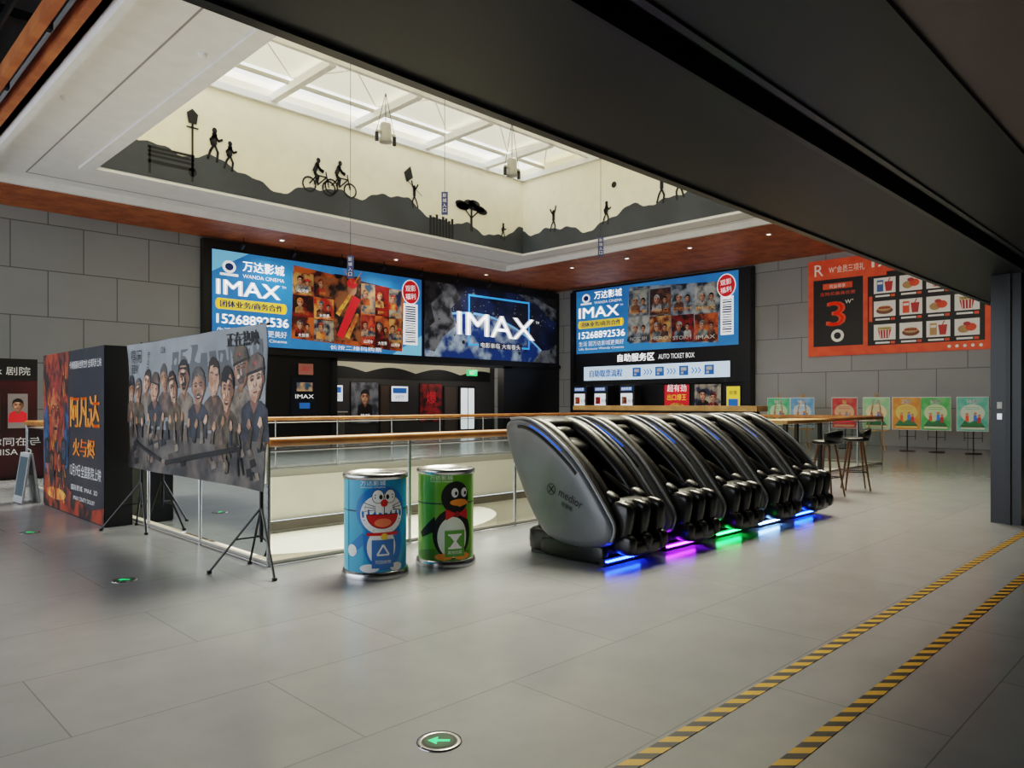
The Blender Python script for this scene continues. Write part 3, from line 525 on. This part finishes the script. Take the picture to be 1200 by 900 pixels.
# war film banner on tripods
e=empty('banner_stand',(0,0,0))
def wav(x,y,l):
    return Vector((2.9-l+.012*math.sin(x*5+y*3)+.018*math.sin(y*7-x*2)*(.3+.7*abs(y-.7)),9.25-x,.70+y))
SMK=mat('banner_grey',(116,124,132),.4,c2=(176,180,186),scale=.9,detail=8,lo=.3,hi=.7);RUB=mat('banner_rubble',(44,42,46),.45,c2=(112,104,98),scale=3.5,detail=10,lo=.4,hi=.65)
b=Board('banner_print',mapf=wav,maxlen=.25,step=.0022);Wd,H=3.41,1.42
b.rect(0,0,Wd,H,SMK,0);b.rect(0,0,Wd,.46,RUB,1);b.poly([(0,.46),(.4,.55),(.9,.44),(1.6,.5),(2.4,.43),(3.0,.52),(Wd,.44),(Wd,.3),(0,.3)],RUB,1.2)
for i in range(9): x=1.4+i*.22;h=R.uniform(.08,.22);b.rect(x,1.12,x+.17,1.12+h,mat('ruin',(96,100,106)),.5);b.rect(x-.02,.9,x+.2,1.14,mat('ruin'),.5)
sk_=[mat('sk%d'%i,c,.5,c2=c2,scale=9,detail=8) for i,(c,c2) in enumerate([((216,166,136),(170,118,92)),((196,146,116),(140,94,72)),((226,186,160),(184,130,102))])]
cl=[mat('cl%d'%i,c,.6,c2=c2,scale=7,detail=8) for i,(c,c2) in enumerate([((104,90,72),(56,48,40)),((124,104,94),(72,58,52)),((56,62,76),(30,32,40)),((150,136,122),(92,82,74))])]
hr=[HAIR,mat('hair_brown',(48,36,30),.6),mat('hair_grey',(96,92,90),.6,c2=(60,58,58),scale=10)]
for i,(x,y,r) in enumerate([(.14,.9,.13),(.4,.88,.125),(.64,.98,.12),(.86,.9,.14),(1.13,1.0,.14),(1.4,.9,.15),(1.7,1.0,.155),(2.02,.9,.17),(2.36,.98,.17),(2.68,.86,.19),(2.97,1.04,.17),(3.24,.94,.18)]):
    b.face(x,y,r,sk_[i%3],hr[(i*2)%3],HAIR,2+(i%2)*1.3,hat=cl[(i+2)%4] if i in(0,3,10,11) else None,body=cl[(i*3+1)%4],tilt=R.uniform(-.22,.22),smile=i in(5,7,9))
for i in range(18):
    x=.08+i*.19;y=.5+R.uniform(0,.1);b.line(x,.36,x+R.uniform(-.06,.1),y,.07,cl[i%4],5,.05)
    b.poly([(x,y),(x+.035,y+.07),(x+.07,y+.06),(x+.08,y),(x+.04,y-.03)],sk_[i%3],5.2)
b.text('得闲',.12,1.2,.15,KB,3);b.text('谨制',.12,1.08,.11,KB,6.5);b.vtext('守山河',.62,1.25,.07,KB,3)
b.text('正在热映',2.72,1.25,.13,KB,3,w=.55,bold=.006);b.text('12.6',1.0,1.28,.07,KB,3)
b.line(1.2,.12,2.9,.34,.05,KB,5);b.line(.2,.3,1.1,.14,.04,KB,5)
for i in range(30): x=R.uniform(.05,3.3);y=R.uniform(.02,.34);b.poly([(x,y),(x+.12,y+.03),(x+.08,y+.09),(x-.02,y+.07)],[KB,cl[1],cl[3]][i%3],3)
b.person(2.9,.1,.4,KB,5,0,-1);b.person(2.6,.06,.35,cl[0],5,2,1);b.build(e)
bb=Board('banner_back',mapf=lambda x,y,l:wav(x,y,-.006),maxlen=.3);bb.rect(0,0,Wd,H,W,0);bb.build(e)
m=MB('stand_frame')
for yy in(6.0,8.95):
    X=2.945;m.tube([(X,yy,.25),(X,yy,2.14)],.013,BPL,8);m.tube([(X,yy,.28),(X,yy,.9)],.018,BPL,8)
    for a in(0.9,2.6,4.5):
        fx,fy=X+.42*math.cos(a)*(.2 if math.cos(a)>0 else 1),yy+.42*math.sin(a)
        m.tube([(X,yy,.55),(fx,fy,.015)],.011,BPL,6);m.tube([(X,yy,.3),((X+fx)/2,(yy+fy)/2,.28)],.007,BPL,6);m.pad((fx,fy,.014),(.02,.02,.014),BPL,nu=8,nv=6)
m.tube([(2.945,5.86,2.12),(2.945,9.23,2.12)],.012,BPL,8);m.build(e)

# ------------------------------------------------ trash cans
def can(x,y,bodyc,draw,rr):
    e=empty('trash_can',(x,y,0));th0=math.atan2(-y,-x)
    m=MB('bin_body');BC=mat('bin_paint_%d'%bodyc[0],bodyc,.3,coat=.4,c2=tuple(int(v*.96) for v in bodyc))
    m.lathe([(rr+.02,0),(rr+.022,.03),(rr+.012,.06),(rr,.065)],(0,0,0),STEEL);m.lathe([(rr,.06),(rr,.83)],(0,0,0),BC)
    m.lathe([(rr+.001,.56),(rr+.003,.563),(rr+.003,.568),(rr+.001,.571)],(0,0,0),mat('seam_dark',(40,60,60)))
    m.lathe([(rr,.815),(rr+.012,.82),(rr+.014,.85),(rr+.004,.865),(rr-.02,.866),(rr-.03,.85),(rr-.05,.845)],(0,0,0),STEEL)
    m.lathe([(rr-.05,.846),(.15,.85),(.145,.835),(.02,.83),(0.001,.83)],(0,0,0),mat('lid_grey',(120,124,126),.4,.5));m.build(e)
    b=Board('bin_print',mapf=lambda u,v,l:Vector(((rr+.001+l)*math.cos(th0+u/rr),(rr+.001+l)*math.sin(th0+u/rr),v)),maxlen=.05,step=.0012)
    draw(b);b.build(e)
BCB=(30,158,208);BCG=(112,178,34)
def cat(b):
    BD=mat('cat_blue',(20,120,194),.3);LBl=mat('pale_blue',(110,198,228),.3);RD=mat('cat_red');YL=mat('cat_yellow',(240,200,60),.3)
    b.rect(-.4,.07,-.26,.81,LBl,1)
    b.ell(.07,.3,.17,.22,BD,1.2);b.line(-.08,.36,-.2,.26,.08,BD,1.3);b.ell(-.21,.24,.05,.05,W,2,16)
    b.ell(.05,.27,.12,.15,W,2);b.ell(.05,.57,.215,.2,BD,2.5,36);b.ell(.06,.54,.185,.165,W,3,36)
    for d in(-.05,.05): b.ell(.07+d,.685,.05,.058,KB,3.5,20);b.ell(.07+d,.685,.045,.053,W,4,20);b.ell(.07+d*.55,.68,.014,.02,KB,5,12)
    b.ell(.07,.63,.03,.03,RD,5,16);b.ell(.06,.54,.135,.12,KB,4,28,math.pi,2*math.pi);b.ell(.06,.535,.127,.11,RD,5,28,math.pi,2*math.pi);b.ell(.06,.47,.07,.035,mat('tongue',(240,130,90)),6,20)
    b.line(.07,.6,.07,.54,.006,KB,5)
    for sgn in(-1,1):
        for q in(-1,0,1): b.line(.07+sgn*.07,.59+q*.012,.07+sgn*.16,.6+q*.035,.005,KB,5)
    b.rect(-.07,.365,.19,.39,RD,5);b.ell(.07,.355,.028,.028,YL,6,16)
    b.ell(-.05,.1,.08,.035,W,3,16);b.ell(.18,.1,.06,.035,W,3,16)
    SBb=mat('label_blue',(60,120,190),.4);b.rect(-.03,.1,.15,.33,SBb,7)
    for q in range(3):
        a=math.pi/2+q*2*math.pi/3;a2=a+2*math.pi/3
        b.line(.06+.055*math.cos(a),.235+.055*math.sin(a),.06+.055*math.cos(a2),.235+.055*math.sin(a2),.014,W,8)
    b.text('可回收物',.06,.135,.03,W,8,al='c');b.text('万达影城',-.02,.775,.04,W,8,al='c',w=.2);b.text('WANDA CINEMA',-.02,.755,.012,W,8,al='c',w=.2)
def peng(b):
    RD=mat('cat_red');GD=mat('grass_green',(84,140,40),.4);OG=mat('beak_orange',(238,150,40),.3)
    b.ell(-.02,.11,.3,.06,GD,1)
    b.ell(.06,.3,.18,.22,KB,2,36);b.ell(.09,.62,.13,.14,KB,2.2,30);b.poly([(-.1,.45),(-.27,.3),(-.24,.26),(-.08,.33)],KB,2)
    b.ell(.06,.27,.135,.18,mat('belly',(226,236,220),.4),3,30)
    for d in(-.04,.05): b.ell(.12+d,.66,.032,.042,W,3.5,18);b.ell(.13+d,.655,.012,.018,KB,4.5,12)
    b.ell(.12,.575,.085,.03,OG,4,24);b.poly([(.05,.585),(.2,.585),(.22,.56),(.12,.535)],OG,4.2)
    b.poly([(.1,.475),(.0,.52),(.0,.42)],RD,5);b.poly([(.1,.475),(.2,.52),(.2,.42)],RD,5);b.ell(.1,.473,.025,.025,mat('darkred',(150,24,30)),6,14)
    b.ell(-.02,.1,.08,.03,OG,4,20);b.ell(.15,.1,.08,.03,OG,4,20)
    GL=mat('label_green',(96,160,60),.4);b.rect(-.01,.1,.17,.33,GL,7);b.poly([(.03,.29),(.13,.29),(.09,.235),(.13,.18),(.03,.18),(.07,.235)],W,8);b.rect(.02,.285,.14,.3,W,8);b.rect(.02,.17,.14,.185,W,8)
    b.text('其他垃圾',.08,.125,.03,W,8,al='c');b.text('万达影城',-.04,.775,.04,W,8,al='c',w=.2);b.text('WANDA CINEMA',-.04,.755,.012,W,8,al='c',w=.2)
can(3.59,5.23,BCB,cat,.26);can(4.29,5.14,BCG,peng,.25)

# ------------------------------------------------ massage chairs
def crom(pts,n=5,closed=True):
    out=[];N=len(pts)
    for i in range(N if closed else N-1):
        g=lambda k: Vector(pts[k%N]) if closed else Vector(pts[max(0,min(N-1,k))])
        p0,p1,p2,p3=g(i-1),g(i),g(i+1),g(i+2)
        for j in range(n):
            t=j/n;out.append(.5*((2*p1)+(-p0+p2)*t+(2*p0-5*p1+4*p2-p3)*t*t+(-p0+3*p1-3*p2+p3)*t**3))
    if not closed: out.append(Vector(pts[-1]))
    return out
prof=crom([(1.40,1.22),(1.30,1.29),(1.12,1.29),(.92,1.22),(.68,1.08),(.46,.91),(.28,.71),(.12,.50),(.04,.37),(.08,.22),(.3,.15),(.6,.15),(.85,.22),(1.03,.42),(1.2,.7),(1.34,1.0)])
SH=mat('shell_grey',(112,114,119),.38,.2,c2=(104,106,111),coat=.15);RIM=mat('shell_rim',(140,142,146),.3,.4);SHD=mat('shell_dark',(34,35,38),.3,.2)
def shell(m,xi,xo,mm=None):
    cy=sum(p[0] for p in prof)/len(prof);cz=sum(p[1] for p in prof)/len(prof);vs=[];n=len(prof)
    rings=[(.93,0),(1,0.02),(1,.45),(.985,.75),(.95,.92),(.88,1),(.6,1.03),(.25,1.03)]
    for s_,t in rings: vs+=[(xi+(xo-xi)*t,cy+(p[0]-cy)*s_,cz+(p[1]-cz)*s_) for p in prof]
    F=lambda i:[(i*n+k,i*n+(k+1)%n,(i+1)*n+(k+1)%n,(i+1)*n+k) for k in range(n)]
    b0=len(m.v);m.v+=[tuple(v) for v in vs]
    for i in range(len(rings)-1):
        k=m.mi(SHD if i<2 else SH)
        for f in F(i): m.f.append([b0+q for q in f]);m.m.append(k);m.sm.append(True)
    m.add(vs[-n:],[tuple(range(n))],SH,True);m.add(vs[:n],[tuple(range(n))],BLEATH,True)
def chair_meshes():
    out=[]
    m=MB('side_shells');shell(m,.14,0);shell(m,.76,.9);out.append(m.data())
    m=MB('shell_trim');edge=crom([(1.33,1.29),(1.12,1.298),(.92,1.23),(.68,1.09),(.46,.92),(.275,.715),(.11,.505),(.025,.37),(.06,.24)],6,False)
    for x in(.04,.86): m.tube([(x,p[0],p[1]) for p in edge],.015,RIM,8)
    out.append(m.data())
    m=MB('control_strip');BLs=mat('strip_blue',(40,90,220),.2,emit=.6)
    m.tube([(.002,p[0]*.98,p[1]-.055) for p in edge[8:20]],.008,BLs,6)
    m.tube([(.006,p[0]*.98+.02,p[1]-.08) for p in edge[4:26]],.02,BPL,6);out.append(m.data())
    m=MB('upholstery')
    path=[(1.22,1.14),(1.08,.98),(.97,.82),(.88,.68),(.80,.55)]
    for i,(y,z) in enumerate(path):
        m.pad((.45,y-.02,z),(.27,.11,.1),BLEATH,rx=.55,e=.55)
    m.pad((.45,1.2,1.05),(.31,.14,.25),BLEATH,rx=.5,e=.6);m.pad((.45,1.0,.72),(.3,.16,.4),BLEATH,rx=.45,e=.5)
    m.pad((.45,1.14,1.2),(.33,.15,.11),BLEATH,rx=.2,e=.6)      # hood
    m.pad((.45,1.02,1.12),(.2,.08,.1),BLEATH,rx=.6,e=.7)
    m.pad((.45,.55,.42),(.29,.32,.1),BLEATH,rx=.1,e=.5);m.pad((.45,.5,.5),(.24,.22,.06),BLEATH,rx=.1,e=.6)
    inner=[(1.26,1.23),(1.06,1.23),(.84,1.13),(.6,.95),(.4,.77),(.24,.58),(.12,.41)]
    for x in(.2,.7): m.tube([(x,p[0]+.02,p[1]-.015) for p in crom(inner,4,False)],[.05]+[.09]*22+[.07,.05],BLEATH,12)
    for x in(.23,.67):
        m.pad((x,.42,.64),(.085,.26,.085),BLEATH,rx=.5,e=.6);m.pad((x,1.02,.95),(.09,.15,.16),BLEATH,rx=.4,e=.6)
        m.pad((x,.22,.55),(.08,.1,.1),BPL,rx=.5,e=.7)
    m.pad((.45,.16,.38),(.3,.08,.21),BLEATH,rx=.18,e=.4)
    for x in(.19,.45,.71): m.pad((x,.06,.40),(.062,.12,.18),BLEATH,rx=.18,e=.6)
    for x in(.32,.58): m.pad((x,.1,.41),(.07,.08,.17),mat('calf_mesh',(34,34,37),.6),rx=.18,e=.6)
    m.pad((.45,.06,.17),(.3,.14,.07),BLEATH,rx=.1,e=.5)
    for x in(.19,.45,.71): m.pad((x,.02,.21),(.06,.12,.09),BLEATH,rx=.1,e=.6)
    out.append(m.data())
    m=MB('base');m.pad((.45,.68,.13),(.36,.52,.125),BPL,e=.3);m.box(.12,.2,.0,.78,1.12,.06,BPL);m.pad((.45,.4,.28),(.3,.3,.15),BPL,e=.4);m.pad((.45,1.0,.35),(.3,.12,.3),BPL,rx=-.4,e=.4)
    for x in(.1,.8): m.pad((x,.55,.1),(.05,.4,.09),BPL,e=.4)
    out.append(m.data())
    return out
CM=chair_meshes()
led=[((30,60,255),3.4),((150,40,255),3.4),((40,230,90),2.8),((120,170,255),3.4),((30,70,255),4.4)]
for i in range(5):
    e=empty('massage_chair',(5.08+.955*i,3.84,0));e.scale=(.93,.97,1)
    for me in CM:
        o=bpy.data.objects.new(me.name.split('.')[0],me);sc.collection.objects.link(o);o.parent=e
    m=MB('led_strip');LM=mat('led_%d'%i,led[i][0],.3,emit=led[i][1]*13)
    for k in range(11): m.box(.06+k*.05,.115,.045,.09+k*.05,.14,.06,LM)
    m.box(.05,.14,.02,.8,.2,.075,BPL);m.build(e)
    b=Board('logo_print',(-.007,.74,.6),(0,-1,0),(0,0,1),(-1,0,0),step=.002)
    b.text('medior',.09,.0,.075,KB,1,w=.3,rot=-.35);b.text('按摩椅',.12,-.09,.045,KB,1,rot=-.35)
    for a in range(20): t0,t1=a*math.pi/10,(a+1)*math.pi/10;b.line(.0+.05*math.cos(t0),.05+.05*math.sin(t0),.05*math.cos(t1),.05+.05*math.sin(t1),.007,KB,1)
    b.line(-.03,.02,.03,.08,.01,KB,1);b.line(.03,.02,-.03,.08,.01,KB,1);b.build(e)

# ------------------------------------------------ bar counter, table, stools
m=MB('bar_counter');m.bevel=.01;m.box(19.6,9.8,1.2,20.3,16.6,1.36,LWOOD);m.box(19.8,10,0,20.2,16.4,1.2,mat('counter_dark',(50,46,44),.5))
for y in range(7): m.box(19.77,10.2+y*.9,.05,19.8,10.95+y*.9,1.1,DK)
m.build()
m=MB('bar_table');m.bevel=.008;m.box(10.9,4.95,1.12,12.5,5.55,1.18,LWOOD)
for x,y in((11.05,5.05),(12.35,5.05),(11.05,5.45),(12.35,5.45)): m.box(x-.03,y-.03,0,x+.03,y+.03,1.12,DK)
m.box(11.05,5.23,.2,12.35,5.27,.25,DK);m.build()
def stool(x,y,rz):
    e=empty('bar_stool',(x,y,0));e.rotation_euler=(0,0,rz)
    m=MB('seat');m.pad((0,0,.84),(.21,.2,.04),BPL,e=.7)
    n=14;vs=[]
    for i in range(n+1):
        a=math.pi*(.12+.76*i/n)
        for z,r in((.84,.19),(.92,.215),(.98+.05*math.sin(math.pi*i/n),.225)): vs.append((r*math.cos(a),r*math.sin(a),z))
    m.add(vs,[(i*3+k,i*3+k+1,i*3+4+k,i*3+3+k) for i in range(n) for k in range(2)],BPL,True)
    o=m.build(e);sd=o.modifiers.new('s','SOLIDIFY');sd.thickness=.015
    m=MB('legs')
    for a in(.785,2.356,3.927,5.498):
        m.tube([(.12*math.cos(a),.12*math.sin(a),.82),(.27*math.cos(a),.27*math.sin(a),.0)],[.02,.013],mat('stool_leg',(120,84,56),.4),8)
    q=[(.215*math.cos(a),.215*math.sin(a),.3) for a in(.785,2.356,3.927,5.498,7.07)];[m.tube([q[i],q[i+1]],.009,DK,6) for i in range(4)]
    m.build(e)
stool(12.75,4.62,-2.6);stool(11.5,4.6,3.0)

# ------------------------------------------------ poster stands right
cols=[((70,190,130),(220,240,210)),((90,160,220),(225,235,240)),((206,40,50),(240,190,150)),((140,214,160),(250,225,190)),((236,140,40),(250,215,120)),((70,190,90),(225,240,195)),((90,200,180),(235,245,225))]
for i,yy in enumerate((11.1,10.3,8.95,8.0,7.15,6.37,5.44)):
    e=empty('easel_display' if i in(3,0,1) else 'poster_stand',(23.8,yy,0));m=MB('stand')
    if i in(3,0,1):
        for a,bz in((-.3,0),(.3,0)): m.tube([(.0,a*.15,1.75),(-.18,a,.0)],.016,LWOOD,6)
        m.tube([(.02,0,1.7),(.4,0,0)],.016,LWOOD,6);m.box(-.15,-.38,.58,-.05,.38,.62,LWOOD)
    else:
        m.tube([(.06,0,.02),(.06,0,1.3)],.016,BPL,8);m.lathe([(.0,.03),(.2,.025),(.22,0)],(.06,0,0),BPL,20)
        for s_ in(-.22,.22): m.tube([(.05,s_,.35),(.05,s_,.8)],.008,BPL,6)
        m.tube([(.05,-.22,.45),(.05,.22,.45)],.008,BPL,6)
    m.build(e);m=MB('board');m.bevel=.006;m.box(-.03,-.4,.64,0.02,.4,1.62,W);m.build(e)
    b=Board('print',(-.035,.38,.66),(0,-1,0),(0,0,1),(-1,0,0),step=.003);c1=mat('std%d'%i,cols[i][0],.5,c2=tuple(int(.6*p_+.4*q_) for p_,q_ in zip(*cols[i])),scale=3);c2_=mat('stdl%d'%i,cols[i][1],.5)
    b.rect(0,0,.76,.94,c1,1);b.ell(.38,.5,.3,.25,c2_,2);b.text(['绿色','城市','福','安全','消费','健康','环保'][i],.38,.76,.13,W if i!=2 else mat('std_gold',(250,210,120)),3,al='c',bold=.006)
    b.poly([(.06,.1),(.2,.3),(.3,.2),(.5,.36),(.7,.1)],mat('std_green',(60,130,80)) if i!=2 else RE,3)
    for q,(px,pz,pm) in enumerate([(.25,.4,OR),(.45,.42,SB),(.55,.36,DR)]): b.rect(px-.04,pz-.14,px+.04,pz+.02,pm,4);b.ell(px,pz+.06,.04,.045,SKIN,4,10)
    b.rect(.08,.04,.68,.12,c2_,3);[b.rect(.2,.65-q*.05,.56,.665-q*.05,c1,3) for q in range(2)];b.build(e)

# ------------------------------------------------ floor markings
hz=bpy.data.materials.new('hazard_tape');hz.use_nodes=True;nt=hz.node_tree;bs=nt.nodes['Principled BSDF'];tc=nt.nodes.new('ShaderNodeTexCoord');sx=nt.nodes.new('ShaderNodeSeparateXYZ');nt.links.new(tc.outputs['Object'],sx.inputs[0])
def mth(op,a,b_=None):
    n=nt.nodes.new('ShaderNodeMath');n.operation=op
    for k,v in enumerate((a,b_)):
        if v is None: continue
        if isinstance(v,(int,float)): n.inputs[k].default_value=v
        else: nt.links.new(v,n.inputs[k])
    return n.outputs[0]
v=mth('GREATER_THAN',mth('FRACT',mth('MULTIPLY',mth('ADD',sx.outputs[0],sx.outputs[1]),7)),.5)
mx=nt.nodes.new('ShaderNodeMix');mx.data_type='RGBA';mx.inputs['A'].default_value=lin((216,160,24));mx.inputs['B'].default_value=lin((18,18,20));nt.links.new(v,mx.inputs[0]);nt.links.new(mx.outputs['Result'],bs.inputs['Base Color']);bs.inputs['Roughness'].default_value=.4
m=MB('hazard_floor_tape');m.box(-9,1.705,.001,26,1.775,.003,hz);m.box(-9,1.27,.001,26,1.34,.003,hz);m.build()
for x,y in((2.0,2.44),(2.0,6.48),(1.99,9.6)):
    e=empty('floor_exit_sign',(x,y,0));m=MB('ring');m.lathe([(.098,.0),(.096,.005),(.078,.006),(.074,.004)],(0,0,0),STEEL);m.lathe([(.076,.0045),(.001,.0045)],(0,0,0),mat('exit_disc',(16,24,20),.3));m.build(e)
    b=Board('arrow',(0,0,.005),(.7071,-.7071,0),(.7071,.7071,0),(0,0,1),step=.0005);G2=mat('exit_glow',(40,230,120),.4,emit=1.1);G3=mat('exit_dim',(12,70,40),.4,emit=.2);b.ell(0,0,.062,.062,G3,1,28)
    b.line(-.01,0,.045,0,.02,G2,2);b.poly([(-.05,0),(-.008,.035),(-.008,-.035)],G2,2);b.build(e)

# ------------------------------------------------ hanging items
for x,y,z in((10.4,12.5,5.6),(8.95,14,4.2),(15.3,12,5.3)):
    e=empty('hanging_sign',(x,y,z));m=MB('panel');Mr=Matrix.Rotation(-.785,4,'Z');m.box(-.07,-.02,0,.07,.02,.5,mat('hang_navy',(44,58,110),.4),Mr);m.tube([(0,0,.5),(0,0,9.64-z)],.006,DK,5);m.build(e)
    b=Board('lettering',(-.015,-.015,0),(.7071,-.7071,0),(0,0,1),(-.7071,-.7071,0));[b.text(ch,0,.38-i*.11,.08,W,1.5,al='c') for i,ch in enumerate('影城入口')];b.build(e)
for x,y,z in((11.3,16,8.3),(15,15,8.0)):
    e=empty('pendant_lamp',(x,y,z));m=MB('fixture');m.lathe([(.001,.5),(.13,.5),(.15,.45),(.15,.1),(.17,.0),(.15,.0),(.13,.08),(.001,.1)],(0,0,0),WFG,20);m.box(-.3,-.03,.2,.3,.03,.26,WFG)
    for s_ in(-.28,.28): m.tube([(s_,0,.2),(s_,0,-.02)],.05,DK,10);m.tube([(s_,0,.26),(0,0,9.6-z)],.008,DK,5)
    m.tube([(0,0,.5),(0,0,9.6-z)],.01,DK,5);m.build(e)
DL=mat('downlight_glow',(255,240,215),.5,emit=9)
dl=[(21.8,13.3,6.68),(21.8,15.9,6.68),(21.8,18.5,6.68),(21.8,10.5,6.68),(2.2,9.8,6.98),(2.0,14.5,6.98),(11.5,22,6.68),(16,22,6.68),(20.5,22,6.68)]
for x,y,z in dl:
    m=MB('downlight');m.lathe([(.0,.005),(.06,.004)],(x,y,z),DL,16,False);m.lathe([(.06,0),(.085,-.01),(.09,.0),(.09,.1)],(x,y,z),W,16);m.build()
    l=bpy.data.lights.new('lamp_downlight','SPOT');l.energy=150;l.spot_size=2.4;l.spot_blend=.8;l.shadow_soft_size=.06;l.color=(1,.94,.86);o=bpy.data.objects.new('downlight_lamp',l);o.location=(x,y,z-.05);sc.collection.objects.link(o)
for x,y in((4.6,11.3),(3.55,14.6)):
    m=MB('smoke_detector');m.lathe([(.001,-.06),(.05,-.06),(.07,-.03),(.075,0)],(x,y,ZC),W,20);m.build()
for x,y in((16,26),(20,26),(24.5,26)):
    l=bpy.data.lights.new('corridor','POINT');l.energy=80;l.shadow_soft_size=.15;l.color=(1,.92,.8);o=bpy.data.objects.new('corridor_lamp',l);o.location=(x,y,3.3);sc.collection.objects.link(o)
m=MB('track_spotlights')
for i in range(9): x=10.5+i*1.8;m.tube([(x,22.6,6.7),(x,22.6,6.5)],.015,BPL,6);m.tube([(x,22.55,6.5),(x,22.75,6.38)],.05,BPL,8)
m.build()
# light
wd=bpy.data.worlds.new('w');sc.world=wd;wd.use_nodes=True;bg=wd.node_tree.nodes['Background'];bg.inputs[0].default_value=(.86,.93,1,1);bg.inputs[1].default_value=2.9
def sun(n,rot,e,ang,col):
    l=bpy.data.lights.new(n,'SUN');l.energy=e;l.angle=math.radians(ang);l.color=col;o=bpy.data.objects.new(n,l);sc.collection.objects.link(o)
    o.rotation_euler=Vector(rot).to_track_quat('-Z','Y').to_euler()
sun('sun_daylight',(-.5,-.25,-1),34,36,(.95,.98,1.0))
cam=bpy.data.cameras.new('cam');cam.sensor_width=36;cam.lens=25.8;cam.shift_y=.01833;cam.clip_end=200
co=bpy.data.objects.new('camera',cam);co.location=(0,0,1.45);co.rotation_euler=(math.pi/2,0,-math.pi/4);sc.collection.objects.link(co);sc.camera=co
sc.view_settings.view_transform='Filmic'
try: sc.view_settings.look='Medium High Contrast'
except Exception: pass
